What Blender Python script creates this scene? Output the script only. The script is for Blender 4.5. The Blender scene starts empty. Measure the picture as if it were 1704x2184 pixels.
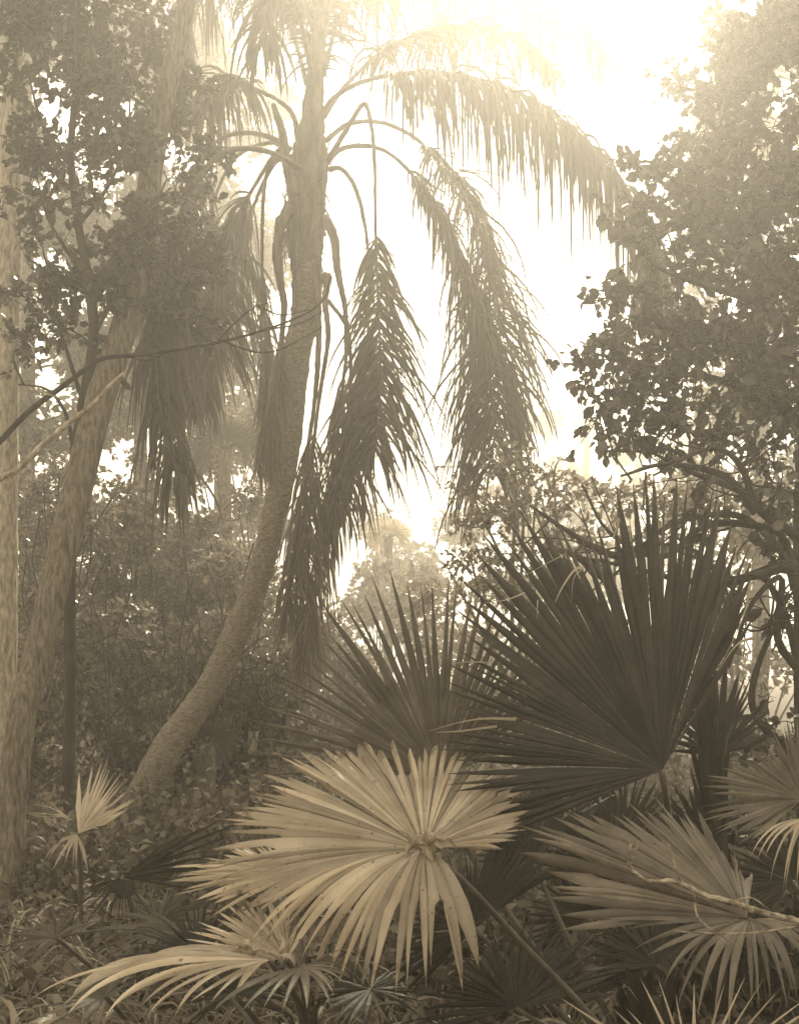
import bpy, math, random
import numpy as np
from mathutils import Vector, noise
R = math.radians
rng = np.random.default_rng(11)
random.seed(5)
sc = bpy.context.scene
COL = sc.collection

# ---------------------------------------------------------------- camera
CAMZ, F, CX, HY = 1.7, 2600.0, 852.0, 1400.0      # photo measured in a 1704 x 2184 frame; a level view camera with raised front
cam_d = bpy.data.cameras.new("camera")
cam = bpy.data.objects.new("camera", cam_d); COL.objects.link(cam)
cam.location = (0, 0, CAMZ); cam.rotation_euler = (R(90), 0, 0)
cam_d.sensor_fit = 'VERTICAL'; cam_d.sensor_height = 24
cam_d.lens = 24 * F / 2184
cam_d.shift_y = (HY - 1092) / 2184
cam_d.clip_start = 0.05; cam_d.clip_end = 2000
sc.camera = cam

# ---------------------------------------------------------------- sky and sun
SUN_EL, SUN_AZ = R(37), R(8)
w = bpy.data.worlds.new("World"); sc.world = w; w.use_nodes = True
nt = w.node_tree; nt.nodes.clear()
sky = nt.nodes.new("ShaderNodeTexSky"); sky.sky_type = 'NISHITA'; sky.sun_disc = False
sky.sun_elevation = SUN_EL; sky.sun_rotation = SUN_AZ; sky.air_density = 1.0; sky.dust_density = 2.0
hs = nt.nodes.new("ShaderNodeHueSaturation"); hs.inputs['Saturation'].default_value = 0.0
tint = nt.nodes.new("ShaderNodeMix"); tint.data_type = 'RGBA'; tint.blend_type = 'MULTIPLY'
tint.inputs[0].default_value = 1.0; tint.inputs[7].default_value = (3.0, 3.0 * .9, 3.0 * .69, 1)
bg = nt.nodes.new("ShaderNodeBackground"); bg.inputs[1].default_value = 0.15
out = nt.nodes.new("ShaderNodeOutputWorld")
nt.links.new(sky.outputs[0], hs.inputs['Color']); even = nt.nodes.new('ShaderNodeGamma'); even.inputs[1].default_value = 0.42      # mist evens out the sky's brightness
nt.links.new(hs.outputs[0], even.inputs[0]); nt.links.new(even.outputs[0], tint.inputs[6])
nt.links.new(tint.outputs[2], bg.inputs[0]); nt.links.new(bg.outputs[0], out.inputs[0])
sd = bpy.data.lights.new("sun", 'SUN'); sd.energy = 2.6; sd.angle = R(4); sd.color = (1.0, .895, .675)
sun = bpy.data.objects.new("sun", sd); COL.objects.link(sun)
sv = Vector((math.sin(SUN_AZ) * math.cos(SUN_EL), math.cos(SUN_AZ) * math.cos(SUN_EL), math.sin(SUN_EL)))
sun.rotation_euler = sv.to_track_quat('Z', 'Y').to_euler(); sun.location = sv * 60

sc.view_settings.view_transform = 'Standard'; sc.view_settings.look = 'None'
sc.view_settings.exposure = 1.15; sc.view_settings.gamma = 1.0
cy = sc.cycles
cy.max_bounces = 6; cy.diffuse_bounces = 3; cy.glossy_bounces = 1; cy.transmission_bounces = 3
cy.volume_bounces = 1; cy.transparent_max_bounces = 4; cy.use_denoising = True
try: cy.denoiser = 'OPENIMAGEDENOISE'
except Exception: pass
cy.sample_clamp_indirect = 4.0

HAZE_DENSITY = 0.0128

# ---------------------------------------------------------------- helpers
def at(px, py, D):
    return np.array([(px - CX) / F * D, D, CAMZ - (py - HY) / F * D])

def material(name, c1, c2, rough=.6, trans=0.0, spec=.3, island=False, scale=6., bump=0., bscale=40., stretch=None, detail=5):
    c1 = (c1[0], c1[0] * .82, c1[0] * .60); c2 = (c2[0], c2[0] * .86, c2[0] * .68)
    m = bpy.data.materials.new(name); m.use_nodes = True
    t = m.node_tree; t.nodes.clear(); N = t.nodes.new; L = t.links.new
    o = N("ShaderNodeOutputMaterial"); p = N("ShaderNodeBsdfPrincipled")
    p.inputs['Roughness'].default_value = rough; p.inputs['Specular IOR Level'].default_value = spec
    tc = N("ShaderNodeNewGeometry")
    mp = N("ShaderNodeMapping"); L(tc.outputs['Position'], mp.inputs[0])
    if stretch: mp.inputs['Scale'].default_value = stretch
    nz = N("ShaderNodeTexNoise"); nz.inputs['Scale'].default_value = scale; nz.inputs['Detail'].default_value = detail
    L(mp.outputs[0], nz.inputs['Vector'])
    rp = N("ShaderNodeValToRGB"); rp.color_ramp.elements[0].color = (*c1, 1); rp.color_ramp.elements[1].color = (*c2, 1)
    if island:
        ad = N("ShaderNodeMath"); ad.operation = 'MULTIPLY_ADD'; ad.inputs[1].default_value = .6
        L(tc.outputs['Random Per Island'], ad.inputs[0])
        ml = N("ShaderNodeMath"); ml.operation = 'MULTIPLY'; ml.inputs[1].default_value = .4
        L(nz.outputs[0], ml.inputs[0]); L(ml.outputs[0], ad.inputs[2]); L(ad.outputs[0], rp.inputs[0])
        rp.color_ramp.elements[0].position = .1; rp.color_ramp.elements[1].position = .85
    else:
        rp.color_ramp.elements[0].position = .32; rp.color_ramp.elements[1].position = .68
        L(nz.outputs[0], rp.inputs[0])
    colr = rp.outputs[0]
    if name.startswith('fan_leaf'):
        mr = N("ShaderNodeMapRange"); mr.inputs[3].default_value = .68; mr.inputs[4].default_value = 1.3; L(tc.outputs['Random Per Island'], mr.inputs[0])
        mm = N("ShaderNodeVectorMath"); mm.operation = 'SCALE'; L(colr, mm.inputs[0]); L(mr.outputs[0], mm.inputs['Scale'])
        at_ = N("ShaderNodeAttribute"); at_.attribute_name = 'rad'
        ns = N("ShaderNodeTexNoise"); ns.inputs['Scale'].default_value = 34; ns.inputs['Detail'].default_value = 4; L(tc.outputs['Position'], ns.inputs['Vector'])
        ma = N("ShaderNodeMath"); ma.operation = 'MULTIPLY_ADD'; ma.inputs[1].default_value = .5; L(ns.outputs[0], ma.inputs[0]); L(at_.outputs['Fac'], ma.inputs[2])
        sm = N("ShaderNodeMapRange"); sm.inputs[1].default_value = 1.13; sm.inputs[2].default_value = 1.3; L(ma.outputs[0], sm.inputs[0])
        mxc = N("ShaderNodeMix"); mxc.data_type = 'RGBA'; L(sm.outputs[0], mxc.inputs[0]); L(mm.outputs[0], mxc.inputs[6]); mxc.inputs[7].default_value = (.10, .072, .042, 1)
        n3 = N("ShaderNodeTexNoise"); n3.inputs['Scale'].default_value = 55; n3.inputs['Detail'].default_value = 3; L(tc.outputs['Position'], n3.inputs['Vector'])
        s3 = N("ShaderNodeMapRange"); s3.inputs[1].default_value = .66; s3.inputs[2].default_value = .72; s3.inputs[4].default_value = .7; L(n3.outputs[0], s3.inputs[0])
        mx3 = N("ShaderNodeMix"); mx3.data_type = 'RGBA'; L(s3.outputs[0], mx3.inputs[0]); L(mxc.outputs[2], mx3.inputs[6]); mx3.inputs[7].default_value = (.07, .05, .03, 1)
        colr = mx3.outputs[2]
    L(colr, p.inputs['Base Color'])
    if bump:
        n2 = N("ShaderNodeTexNoise"); n2.inputs['Scale'].default_value = bscale; n2.inputs['Detail'].default_value = 6
        L(mp.outputs[0], n2.inputs['Vector'])
        b = N("ShaderNodeBump"); b.inputs['Strength'].default_value = min(1, bump); b.inputs['Distance'].default_value = .03
        L(n2.outputs[0], b.inputs['Height']); L(b.outputs[0], p.inputs['Normal'])
    if trans:
        tr = N("ShaderNodeBsdfTranslucent"); L(colr, tr.inputs[0])
        mx = N("ShaderNodeMixShader"); mx.inputs[0].default_value = trans
        L(p.outputs[0], mx.inputs[1]); L(tr.outputs[0], mx.inputs[2]); L(mx.outputs[0], o.inputs[0])
    else:
        L(p.outputs[0], o.inputs[0])
    return m

M = {
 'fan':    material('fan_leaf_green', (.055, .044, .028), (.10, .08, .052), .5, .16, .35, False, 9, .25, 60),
 'fanb':   material('fan_leaf_lit', (.45, .275, .18), (.66, .41, .28), .42, .45, .5, False, 5, .2, 120),  # same leaf lightened: the light falling on it is in the colour
 'fand':   material('fan_leaf_shaded', (.014, .017, .011), (.034, .036, .023), .5, .08, .3, False, 7, .2, 60),  # same leaf darkened: shade and backlight are in the colour
 'fanm':   material('fan_leaf_half_lit', (.10, .1, .06), (.2, .18, .12), .46, .25, .4, False, 8, .2, 60),  # in-between copy, partial light mixed into the leaf colour
 'dry':    material('dry_leaf', (.32, .26, .17), (.5, .42, .30), .6, .3, .2, True, 8),
 'stem':   material('leaf_stalk', (.06, .048, .03), (.12, .1, .065), .5, 0, .4, False, 14),
 'pinna':  material('palm_leaflet', (.05, .04, .026), (.13, .105, .07), .45, .3, .4, True, 3),
 'deadp':  material('withered_leaflet', (.09, .07, .045), (.22, .175, .115), .6, .3, .2, True, 3),
 'leaf':   material('broad_leaf', (.014, .017, .011), (.12, .06, .038), .36, .2, .45, True, 3),  # random paler leaves paint sunlit highlights into the crown
 'leafm':  material('mid_leaf', (.035, .028, .018), (.38, .16, .105), .35, .3, .5, True, 2),  # bright end of the range paints dapple and light flecks
 'leafp':  material('mist_pale_leaf', (.06, .057, .038), (.48, .28, .19), .38, .35, .5, True, 2),  # paleness carries the veil of mist and dappled light in the colour
 'bark':   material('bark', (.07, .04, .03), (.27, .18, .12), .9, 0, .15, False, 46, 1, 90, (1, 1, .2), 9),
 'barkd':  material('dark_bark', (.018, .014, .009), (.05, .04, .026), .85, 0, .2, False, 10, .8, 30, (1, 1, .35)),
 'barkp':  material('pale_bark', (.2, .35, .25), (.6, .54, .4), .85, 0, .15, False, 34, 1, 80, (1, 1, .3), 9),
 'palmb':  material('palm_bark', (.12, .096, .062), (.36, .29, .195), .85, 0, .2, False, 26, 1, 55, (1, 1, 2.4), 9),
 'boot':   material('leaf_sheath', (.05, .04, .025), (.2, .165, .11), .8, 0, .2, False, 9, .8, 30, (1.6, 1.6, .4)),
 'undg':   material('undergrowth', (.03, .04, .03), (.22, .2, .1), .7, .25, .15, True, 2),
 'litter': material('litter', (.05, .04, .03), (.24, .2, .1), .9, .15, .05, True, 2),
 'soil':   material('forest_floor', (.03, .024, .015), (.12, .095, .062), .95, 0, .1, False, 2.5, 1, 30),
 'grass':  material('strap_leaf', (.09, .056, .036), (.4, .2, .135), .45, .3, .4, True, 3),
 'lichen': material('lichen_bark', (.12, .1, .07), (.5, .43, .32), .9, 0, .1, False, 30, .8, 60),
}

class MB:
    def __init__(s): s.v = []; s.f = []; s.n = 0; s.a = []
    def add(s, V, Fc):
        V = np.asarray(V, float).reshape(-1, 3); s.v.append(V)
        for q in Fc: s.f.append(np.asarray(q, int) + s.n)
        s.n += len(V)
    def build(s, name, mat, parent=None, smooth=False):
        me = bpy.data.meshes.new(name)
        off = np.zeros(3)
        if parent is not None:
            q = parent
            while q is not None: off += np.array(q.location); q = q.parent
        if s.v:
            V = np.concatenate(s.v) - off
            fs = [a for a in s.f if len(a)]
            loops, starts, k = [], [], 0
            for a in fs:
                m_, c = a.shape; loops.append(a.ravel()); starts.append(k + np.arange(m_) * c); k += m_ * c
            loops = np.concatenate(loops); starts = np.concatenate(starts)
            me.vertices.add(len(V)); me.vertices.foreach_set('co', V.ravel())
            me.loops.add(len(loops)); me.loops.foreach_set('vertex_index', loops.astype(np.int32))
            me.polygons.add(len(starts)); me.polygons.foreach_set('loop_start', starts.astype(np.int32))
            if smooth: me.polygons.foreach_set('use_smooth', np.ones(len(starts), bool))
            me.update(calc_edges=True); me.validate()
            if smooth:
                me.polygons.foreach_set('use_smooth', np.ones(len(me.polygons), bool))
        if s.a:
            at_ = me.attributes.new('rad', 'FLOAT', 'POINT'); at_.data.foreach_set('value', np.concatenate(s.a).astype(np.float32))
        me.materials.append(M[mat])
        o = bpy.data.objects.new(name, me); COL.objects.link(o)
        if parent is not None: o.parent = parent
        return o

def tag(o, label, cat, group=None):
    o['label'] = label; o['category'] = cat
    if group: o['group'] = group
    return o
def thing(name, loc, label, cat, group=None):
    o = bpy.data.objects.new(name, None); COL.objects.link(o); o.location = tuple(float(a) for a in loc)
    o.empty_display_size = .2
    return tag(o, label, cat, group)

def smooth_path(P, n):
    P = np.asarray(P, float); m = len(P)
    if m == 2: 
        t = np.linspace(0, 1, n)[:, None]; return P[0] * (1 - t) + P[1] * t
    Q = np.vstack([2 * P[0] - P[1], P, 2 * P[-1] - P[-2]])
    out_ = []
    for x in np.linspace(0, m - 1 - 1e-9, n):
        i = int(x); t = x - i; a, b, c, d = Q[i], Q[i + 1], Q[i + 2], Q[i + 3]
        out_.append(.5 * (2 * b + (c - a) * t + (2 * a - 5 * b + 4 * c - d) * t * t + (3 * b - a - 3 * c + d) * t ** 3))
    return np.array(out_)

def nrm(v): 
    v = np.asarray(v, float); l = np.linalg.norm(v, axis=-1, keepdims=True); return v / np.maximum(l, 1e-9)

def tube(mb, P, rad, sides=8, cap=True, jit=0.):
    P = np.asarray(P, float); n = len(P)
    rad = np.interp(np.linspace(0, 1, n), np.linspace(0, 1, len(rad)), rad) if np.ndim(rad) else np.full(n, rad)
    T = nrm(np.gradient(P, axis=0))
    up = np.array([.13, .97, .2]) if abs(T[0][1]) < .9 else np.array([1., 0, 0])
    V = []
    u = nrm(np.cross(T[0], up))
    for i in range(n):
        u = nrm(u - T[i] * np.dot(u, T[i])); v = np.cross(T[i], u)
        a = np.arange(sides) * 2 * math.pi / sides
        r = rad[i] * (1 + (jit * rng.normal(size=sides) if jit else 0))
        V.append(P[i] + np.outer(np.cos(a) * r, u) + np.outer(np.sin(a) * r, v))
    i = np.arange(n - 1)[:, None] * sides; j = np.arange(sides)[None, :]; k = (np.arange(sides)[None, :] + 1) % sides
    q = np.stack([i + j, i + k, i + sides + k, i + sides + j], -1).reshape(-1, 4)
    fs = [q]
    V = np.concatenate(V)
    if cap and sides > 3:
        fs.append(np.array([list(range(sides))[::-1]])); fs.append(np.array([list(range((n - 1) * sides, n * sides))]))
    mb.add(V, fs)

def leaves(mb, P, Dr, L, W, rich=False, curl=.12):
    """many leaves: P base (n,3), Dr direction, L length, W half width"""
    n = len(P)
    if n == 0: return
    Dr = nrm(Dr); rnd = rng.normal(size=(n, 3)) + np.array([0, 0, 1.2])
    S = nrm(np.cross(Dr, rnd)); Nn = np.cross(S, Dr)
    L = np.asarray(L)[:, None] * np.ones((n, 1)); W = np.asarray(W)[:, None] * np.ones((n, 1))
    c = curl * L
    if not rich:
        V = np.stack([P, P + Dr * L * .5 + S * W + Nn * c * .6, P + Dr * L - Nn * c, P + Dr * L * .5 - S * W + Nn * c * .6, P + Dr * L * .45], 1)
        b = np.arange(n)[:, None] * 5
        f = np.concatenate([b + np.array([[0, 1, 2, 4]]), b + np.array([[0, 4, 2, 3]])])
        mb.add(V, [f])
    else:
        V = np.stack([P, P + Dr * L * .28 + S * W * .85 + Nn * c * .7, P + Dr * L * .62 + S * W * .9 + Nn * c * .6, P + Dr * L - Nn * c,
                      P + Dr * L * .62 - S * W * .9 + Nn * c * .6, P + Dr * L * .28 - S * W * .85 + Nn * c * .7, P + Dr * L * .5 + Nn * c * .1], 1)
        b = np.arange(n)[:, None] * 7
        q = np.concatenate([b + np.array([[0, 1, 2, 6]]), b + np.array([[0, 6, 4, 5]])])
        t = np.concatenate([b + np.array([[6, 2, 3]]), b + np.array([[6, 3, 4]])])
        mb.add(V, [q, t])

def ribbon(mb, P, S, Wd, fold=.0):
    """strip along P (k,3) with side vectors S and half widths Wd; V fold"""
    k = len(P); Nn = nrm(np.cross(S, np.gradient(P, axis=0)))
    V = np.concatenate([P + S * Wd[:, None] + Nn * (Wd * fold)[:, None], P, P - S * Wd[:, None] + Nn * (Wd * fold)[:, None]])
    i = np.arange(k - 1)
    q = np.concatenate([np.stack([i, i + 1, i + 1 + k, i + k], 1), np.stack([i + k, i + k + 1, i + 1 + 2 * k, i + 2 * k], 1)])
    mb.add(V, [q])

# ---------------------------------------------------------------- fan palm leaves
def fan(parent, hub, D, tips, n=48, split=.55, pet=None, mat='fan', sag=.06, fold=.32, wf=1.0, label=None, prad=.013, jl=.05, K=11, twist=.0, hook=0., grow=1.):
    """tips: (px,py,depth offset[,blunt 0..1]) listed in order round the leaf; pleated, fused to `split`, then separate fingers"""
    H = at(hub[0], hub[1], D)
    T = np.array([at(t[0], t[1], D + t[2]) for t in tips]); B = np.array([t[3] if len(t) > 3 else 0. for t in tips])
    # spread fingers evenly by arc length
    Dn = nrm(T - H); wt = np.array([t[4] if len(t) > 4 else 1. for t in tips]); arc = np.concatenate([[0], np.cumsum((np.linalg.norm(np.diff(Dn, axis=0), axis=1) + 1e-4) * (wt[1:] + wt[:-1]) / 2)])
    s = np.linspace(0, arc[-1], n)
    T2 = np.stack([np.interp(s, arc, T[:, i]) for i in range(3)], 1); B2 = np.interp(s, arc, B)
    Ln = np.linalg.norm(T2 - H, axis=1)
    T2 = H + (T2 - H) * (grow + jl * rng.normal(size=n))[:, None] + rng.normal(size=(n, 3)) * .012
    tt = np.linspace(0, 1, K)
    up = np.array([0, 0, 1.])
    sg = sag * (1 + .35 * rng.normal(size=n))
    hk = hook * np.clip((H[2] - T2[:, 2]) / Ln * 2.5, 0, 1)
    C = H + (T2 - H) * np.stack([.55 + .2 * hk, .55 + .2 * hk, .55 * (1 - np.minimum(hk, 1))], 1) + up * (Ln * sg)[:, None]
    P = ((1 - tt) ** 2)[None, :, None] * H + (2 * tt * (1 - tt))[None, :, None] * C[:, None] + (tt ** 2)[None, :, None] * T2[:, None]
    mb = MB()
    ws = np.interp(s, arc, wt); sp = split * (1 + .05 * rng.normal(size=n)) * (.72 + .28 * ws)
    E = np.zeros((n + 1, K, 3)); E[1:n] = (P[1:] + P[:-1]) / 2
    E[0] = P[0] - (E[1] - P[0]); E[n] = P[-1] + (P[-1] - E[n - 1])
    for k in range(n):
        c = P[k]; l = E[k].copy(); r = E[k + 1].copy()
        hw = np.linalg.norm(r - l, axis=1) / 2
        tg = nrm(np.gradient(c, axis=0)); sd_ = nrm(r - l); nn = nrm(np.cross(sd_, tg))
        nn[0] = nn[1]
        w0 = np.interp(sp[k], tt, hw); out_ = tt > sp[k]
        x = np.clip((tt - sp[k]) / (1 - sp[k]), 0, 1)
        tap = np.clip(1 - x ** 1.45, 0, 1) * (1 - B2[k]) + B2[k] * np.where(x > .97, .55, 1 - .1 * x)
        W = np.where(out_, w0 * tap * wf * .93, hw)
        sd_ = nrm(sd_ - tg * np.sum(sd_ * tg, 1, keepdims=True))
        if twist:
            a = twist * rng.normal() * x; sd_ = sd_ * np.cos(a)[:, None] + nn * np.sin(a)[:, None]
        le = np.where(out_[:, None], c - sd_ * W[:, None], l); re = np.where(out_[:, None], c + sd_ * W[:, None], r)
        fd = (np.minimum(W, .03) * fold)[:, None] * (1 + 1.2 * x)[:, None]
        V = np.concatenate([le + nn * fd, c - nn * fd, re + nn * fd])
        i = np.arange(K - 1)
        q = np.concatenate([np.stack([i, i + 1, i + 1 + K, i + K], 1), np.stack([i + K, i + K + 1, i + 1 + 2 * K, i + 2 * K], 1)])
        mb.add(V, [q]); mb.a.append(np.tile(tt, 3))
    o = mb.build('fan_leaf', mat, parent)
    if label: o['label'] = label
    # midribs: short hastula at the hub + petiole
    if pet is not None:
        pm = MB(); pts = [H] + [at(*q) for q in pet]
        tube(pm, smooth_path(pts, 14), [prad * .75, prad, prad * 1.3], 6)
        ps = pm.build('petiole', 'stem', o, True)
    return o

# ---------------------------------------------------------------- feather palm fronds
def frond(parent, pts, t0=.3, L=.6, dens=90, droop=.9, spread=.6, wid=.012, mat='pinna', rad=(.026, .016, .006), Lprof=(.5, .9, 1, .9, .45), stem='stem', label=None, jit=.25, down=0.0):
    """pts (px,py,D) of the rib; leaflets hang from it on both sides in several ranks"""
    A = smooth_path([at(*p) for p in pts], 60)
    rb = MB(); tube(rb, A, list(rad), 7, jit=.09)
    o = rb.build('frond', stem, parent, True)
    if label: o['label'] = label
    seg = np.linalg.norm(np.diff(A, axis=0), axis=1); cum = np.concatenate([[0], np.cumsum(seg)]); tot = cum[-1]
    Tn = nrm(np.gradient(A, axis=0))
    m = int(dens * tot * (1 - t0)) * 2
    K = 7
    lm = MB()
    allV = []
    for i in range(m):
        t = t0 + (1 - t0) * (i + rng.random()) / m
        s = t * tot; base = np.array([np.interp(s, cum, A[:, j]) for j in range(3)]); tg = nrm(np.array([np.interp(s, cum, Tn[:, j]) for j in range(3)]))
        ang = rng.choice([-1, 1]) * (1 + rng.normal() * .35) * 1.2
        h = nrm(np.cross(tg, [0, 0, 1.]) if abs(tg[2]) < .97 else np.cross(tg, [0, 1., 0.1])); v = np.cross(h, tg)
        d = nrm(tg * (1.1 - spread) + (h * math.sin(ang) + v * math.cos(ang) * .6) * spread + rng.normal(size=3) * .13)
        u = (t - t0) / (1 - t0)
        ln = L * np.interp(u, np.linspace(0, 1, len(Lprof)), Lprof) * (1 + jit * rng.normal() * 1.3)
        ln = max(ln, .12); step = ln / (K - 1)
        P = [base]; g = droop * (1 + .3 * rng.normal())
        for k in range(K - 1):
            d = nrm(d + np.array([0, 0, -1.]) * g * (.35 + .12 * k)); P.append(P[-1] + d * step)
        P = np.array(P)
        sv_ = nrm(np.cross(np.gradient(P, axis=0), rng.normal(size=3)))
        wd = wid * np.array([.5, 1, 1, .9, .75, .5, .08]) * (1 + .2 * rng.normal())
        V = np.concatenate([P + sv_ * wd[:, None], P - sv_ * wd[:, None]]); allV.append(V)
    if allV:
        m = len(allV); V = np.array(allV).reshape(-1, 3)
        i = np.arange(K - 1); q = np.stack([i, i + 1, i + 1 + K, i + K], 1)
        f = (np.arange(m)[:, None, None] * 2 * K + q[None]).reshape(-1, 4)
        lm.add(V, [f]); lm.build('leaflets', mat, o)
    return o

# ---------------------------------------------------------------- leafy crowns
def crown(root, clumps, limbs_from, size=.07, per=220, mat='leaf', bark='barkd', twig=.16, rich=True, limb_r=.018, seed=0, wr=.36, droop=.3, gapf=.0, flat=.8, sub=5):
    """clumps (px,py,D,r_px[,density]); a limb runs from the trunk to every clump, forks into twigs, leaves sit along the twigs"""
    lf, br = MB(), MB()
    src = np.asarray(limbs_from, float)
    for c in clumps:
        px, py, D, rp = c[:4]; de = c[4] if len(c) > 4 else 1.
        C = at(px, py, D); r = abs(rp / F * D); br = MB()
        i = np.argmin(np.linalg.norm(src - C, axis=1) + .6 * np.maximum(0, src[:, 2] - C[2])); S = src[i]
        mid = (S + C) / 2 + rng.normal(size=3) * .12 * np.linalg.norm(C - S) + np.array([0, 0, .1 * np.linalg.norm(C - S)])
        tube(br, smooth_path([S, mid, C], 9), [limb_r, limb_r * .6, limb_r * .35], 5)
        nt_ = max(6, int(DENS * per * de * (r / .35) ** 1.9 / 7))
        U = nrm(rng.normal(size=(nt_, 3))) * (rng.random((nt_, 1)) ** .45) * r * np.array([1, .95, flat])
        keep = np.array([noise.noise(Vector((C + u) * 2.6 + seed)) > gapf - .25 for u in U]); U = U[keep]
        base = C + U * .75
        dr = nrm(nrm(U) * .8 + rng.normal(size=U.shape) * .6 + np.array([0, 0, .1]))
        hubs = C + nrm(rng.normal(size=(sub, 3))) * r * .4
        for h in hubs: tube(br, smooth_path([C, (C + h) / 2 + rng.normal(size=3) * .04, h], 4), [limb_r * .35, limb_r * .2], 4, False)
        for b, d in zip(base, dr):
            tl = twig * (1 + .3 * rng.normal()); e = b + d * tl + np.array([0, 0, -.15 * tl])
            h = hubs[np.argmin(np.linalg.norm(hubs - b, axis=1))]
            tube(br, np.array([h, (h + b) / 2 + rng.normal(size=3) * .02, b, e]), [.005, .0035, .002], 3, False)
            k = rng.integers(5, 10); s = rng.random(k) ** .8
            Pp = b + (e - b) * s[:, None]
            Dd = d + rng.normal(size=(k, 3)) * .75 + np.array([0, 0, -droop])
            ll = size * np.clip(1 + .32 * rng.normal(size=k), .35, 1.8); leaves(lf, Pp, Dd, ll, ll * wr, rich)
        br.build('branch', bark, root, False)
    b_ = lf.build('foliage', mat, root)
    return b_

DENS = 3.0
def wc(x, y, z, r): return (CX + x / y * F, HY - (z - CAMZ) / y * F, y, abs(r / y * F))
# ================================================================= SETTING
def ground_h(x, y):
    return .10 * noise.noise(Vector((x * .25, y * .25, 3))) + .05 * noise.noise(Vector((x * .9, y * .9, 7)))
def build_ground():
    mb = MB(); n = 161
    g = np.linspace(-1, 1, n); xs = np.sign(g) * (np.abs(g) ** 2.2) * 85
    ys = xs + 8
    X, Y = np.meshgrid(xs, ys); Z = np.array([[ground_h(a, b) for a, b in zip(r1, r2)] for r1, r2 in zip(X, Y)])
    V = np.stack([X, Y, Z], -1).reshape(-1, 3); i = np.arange(n - 1)
    a = (i[:, None] * n + i[None, :]).ravel()
    mb.add(V, [np.stack([a, a + 1, a + n + 1, a + n], 1)])
    o = mb.build('ground', 'soil', None, True); o['kind'] = 'structure'
build_ground()

def litter():
    mb = MB(); n = 26000
    y = 3.5 + 16 * rng.random(n) ** 1.4; x = rng.normal(size=n) * .42 * y - .06 * y
    P = np.stack([x, y, np.array([ground_h(a, b) for a, b in zip(x, y)]) + .02 + .04 * rng.random(n)], 1)
    d = rng.normal(size=(n, 3)) * np.array([1, 1, .35]); ll = .06 + .05 * rng.random(n)
    leaves(mb, P, d, ll, ll * .32, False, .2)
    o = mb.build('leaf_litter', 'litter'); o['kind'] = 'stuff'
litter()

def blades(mb, base, n, L, W, spread, droop, K=7, z0=0.0):
    for _ in range(n):
        a = rng.random() * 2 * math.pi; sp = spread * (.3 + .9 * rng.random())
        d = nrm(np.array([math.cos(a) * sp, math.sin(a) * sp, 1.])); ln = L * (.6 + .6 * rng.random()); P = [base + np.array([math.cos(a), math.sin(a), 0]) * .02]
        g = droop * (.5 + rng.random())
        for k in range(K - 1):
            d = nrm(d + np.array([0, 0, -1.]) * g * .1 * (k + .5)); P.append(P[-1] + d * ln / (K - 1))
        P = np.array(P); S = nrm(np.cross(np.gradient(P, axis=0), rng.normal(size=3) * .4 + np.array([math.cos(a), math.sin(a), .3])))
        Wd = W * (.8 + .4 * rng.random()) * np.interp(np.linspace(0, 1, K), [0, .25, .6, 1], [.5, 1, .85, .04])
        ribbon(mb, P, S, Wd, .35)

def grass():
    mb = MB()
    for _ in range(1000):
        y = 4.6 + 9 * rng.random() ** 1.5; x = (-.33 + .30 * rng.normal() * .55) * y
        if rng.random() < .3: x = rng.normal() * .3 * y
        if noise.noise(Vector((x * 1.3, y * 1.3, 5))) < -.08: continue
        blades(mb, np.array([x, y, ground_h(x, y)]), rng.integers(6, 12), .42 if y > 7 else .34 + .2 * rng.random(), .007, 1.0, 1.5, 7)
    o = mb.build('long_grass', 'grass'); o['kind'] = 'stuff'
grass()

def undergrowth():
    mb = MB(); n = 0
    for _ in range(2100):
        y = 5.7 + 9.5 * rng.random(); x = (-.36 + .74 * rng.random()) * y
        hmax = .35 + .45 * max(0, noise.noise(Vector((x * .7, y * .7, 1)))) * 2
        if x > .3: hmax += .5 * min(1, (x - .3))
        if x < -.2 and y < 7.6: hmax *= .55
        if x < -.6 and y > 8: hmax += .3
        h = hmax * (.3 + .7 * rng.random()); b = np.array([x, y, ground_h(x, y)]); d = nrm(np.array([rng.normal() * .35, rng.normal() * .35, 1.]))
        tube(mb, smooth_path([b, b + d * h * .5, b + d * h + rng.normal(size=3) * .05], 5), [.006, .003], 3, False)
        k = 34; t = .2 + .85 * rng.random(k); P = b + d * h * t[:, None] + rng.normal(size=(k, 3)) * .05
        ll = .065 + .03 * rng.random(k); leaves(mb, P, rng.normal(size=(k, 3)) + [0, 0, .1], ll, ll * .34, False)
    o = mb.build('undergrowth', 'undg'); o['kind'] = 'stuff'
undergrowth()

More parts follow.
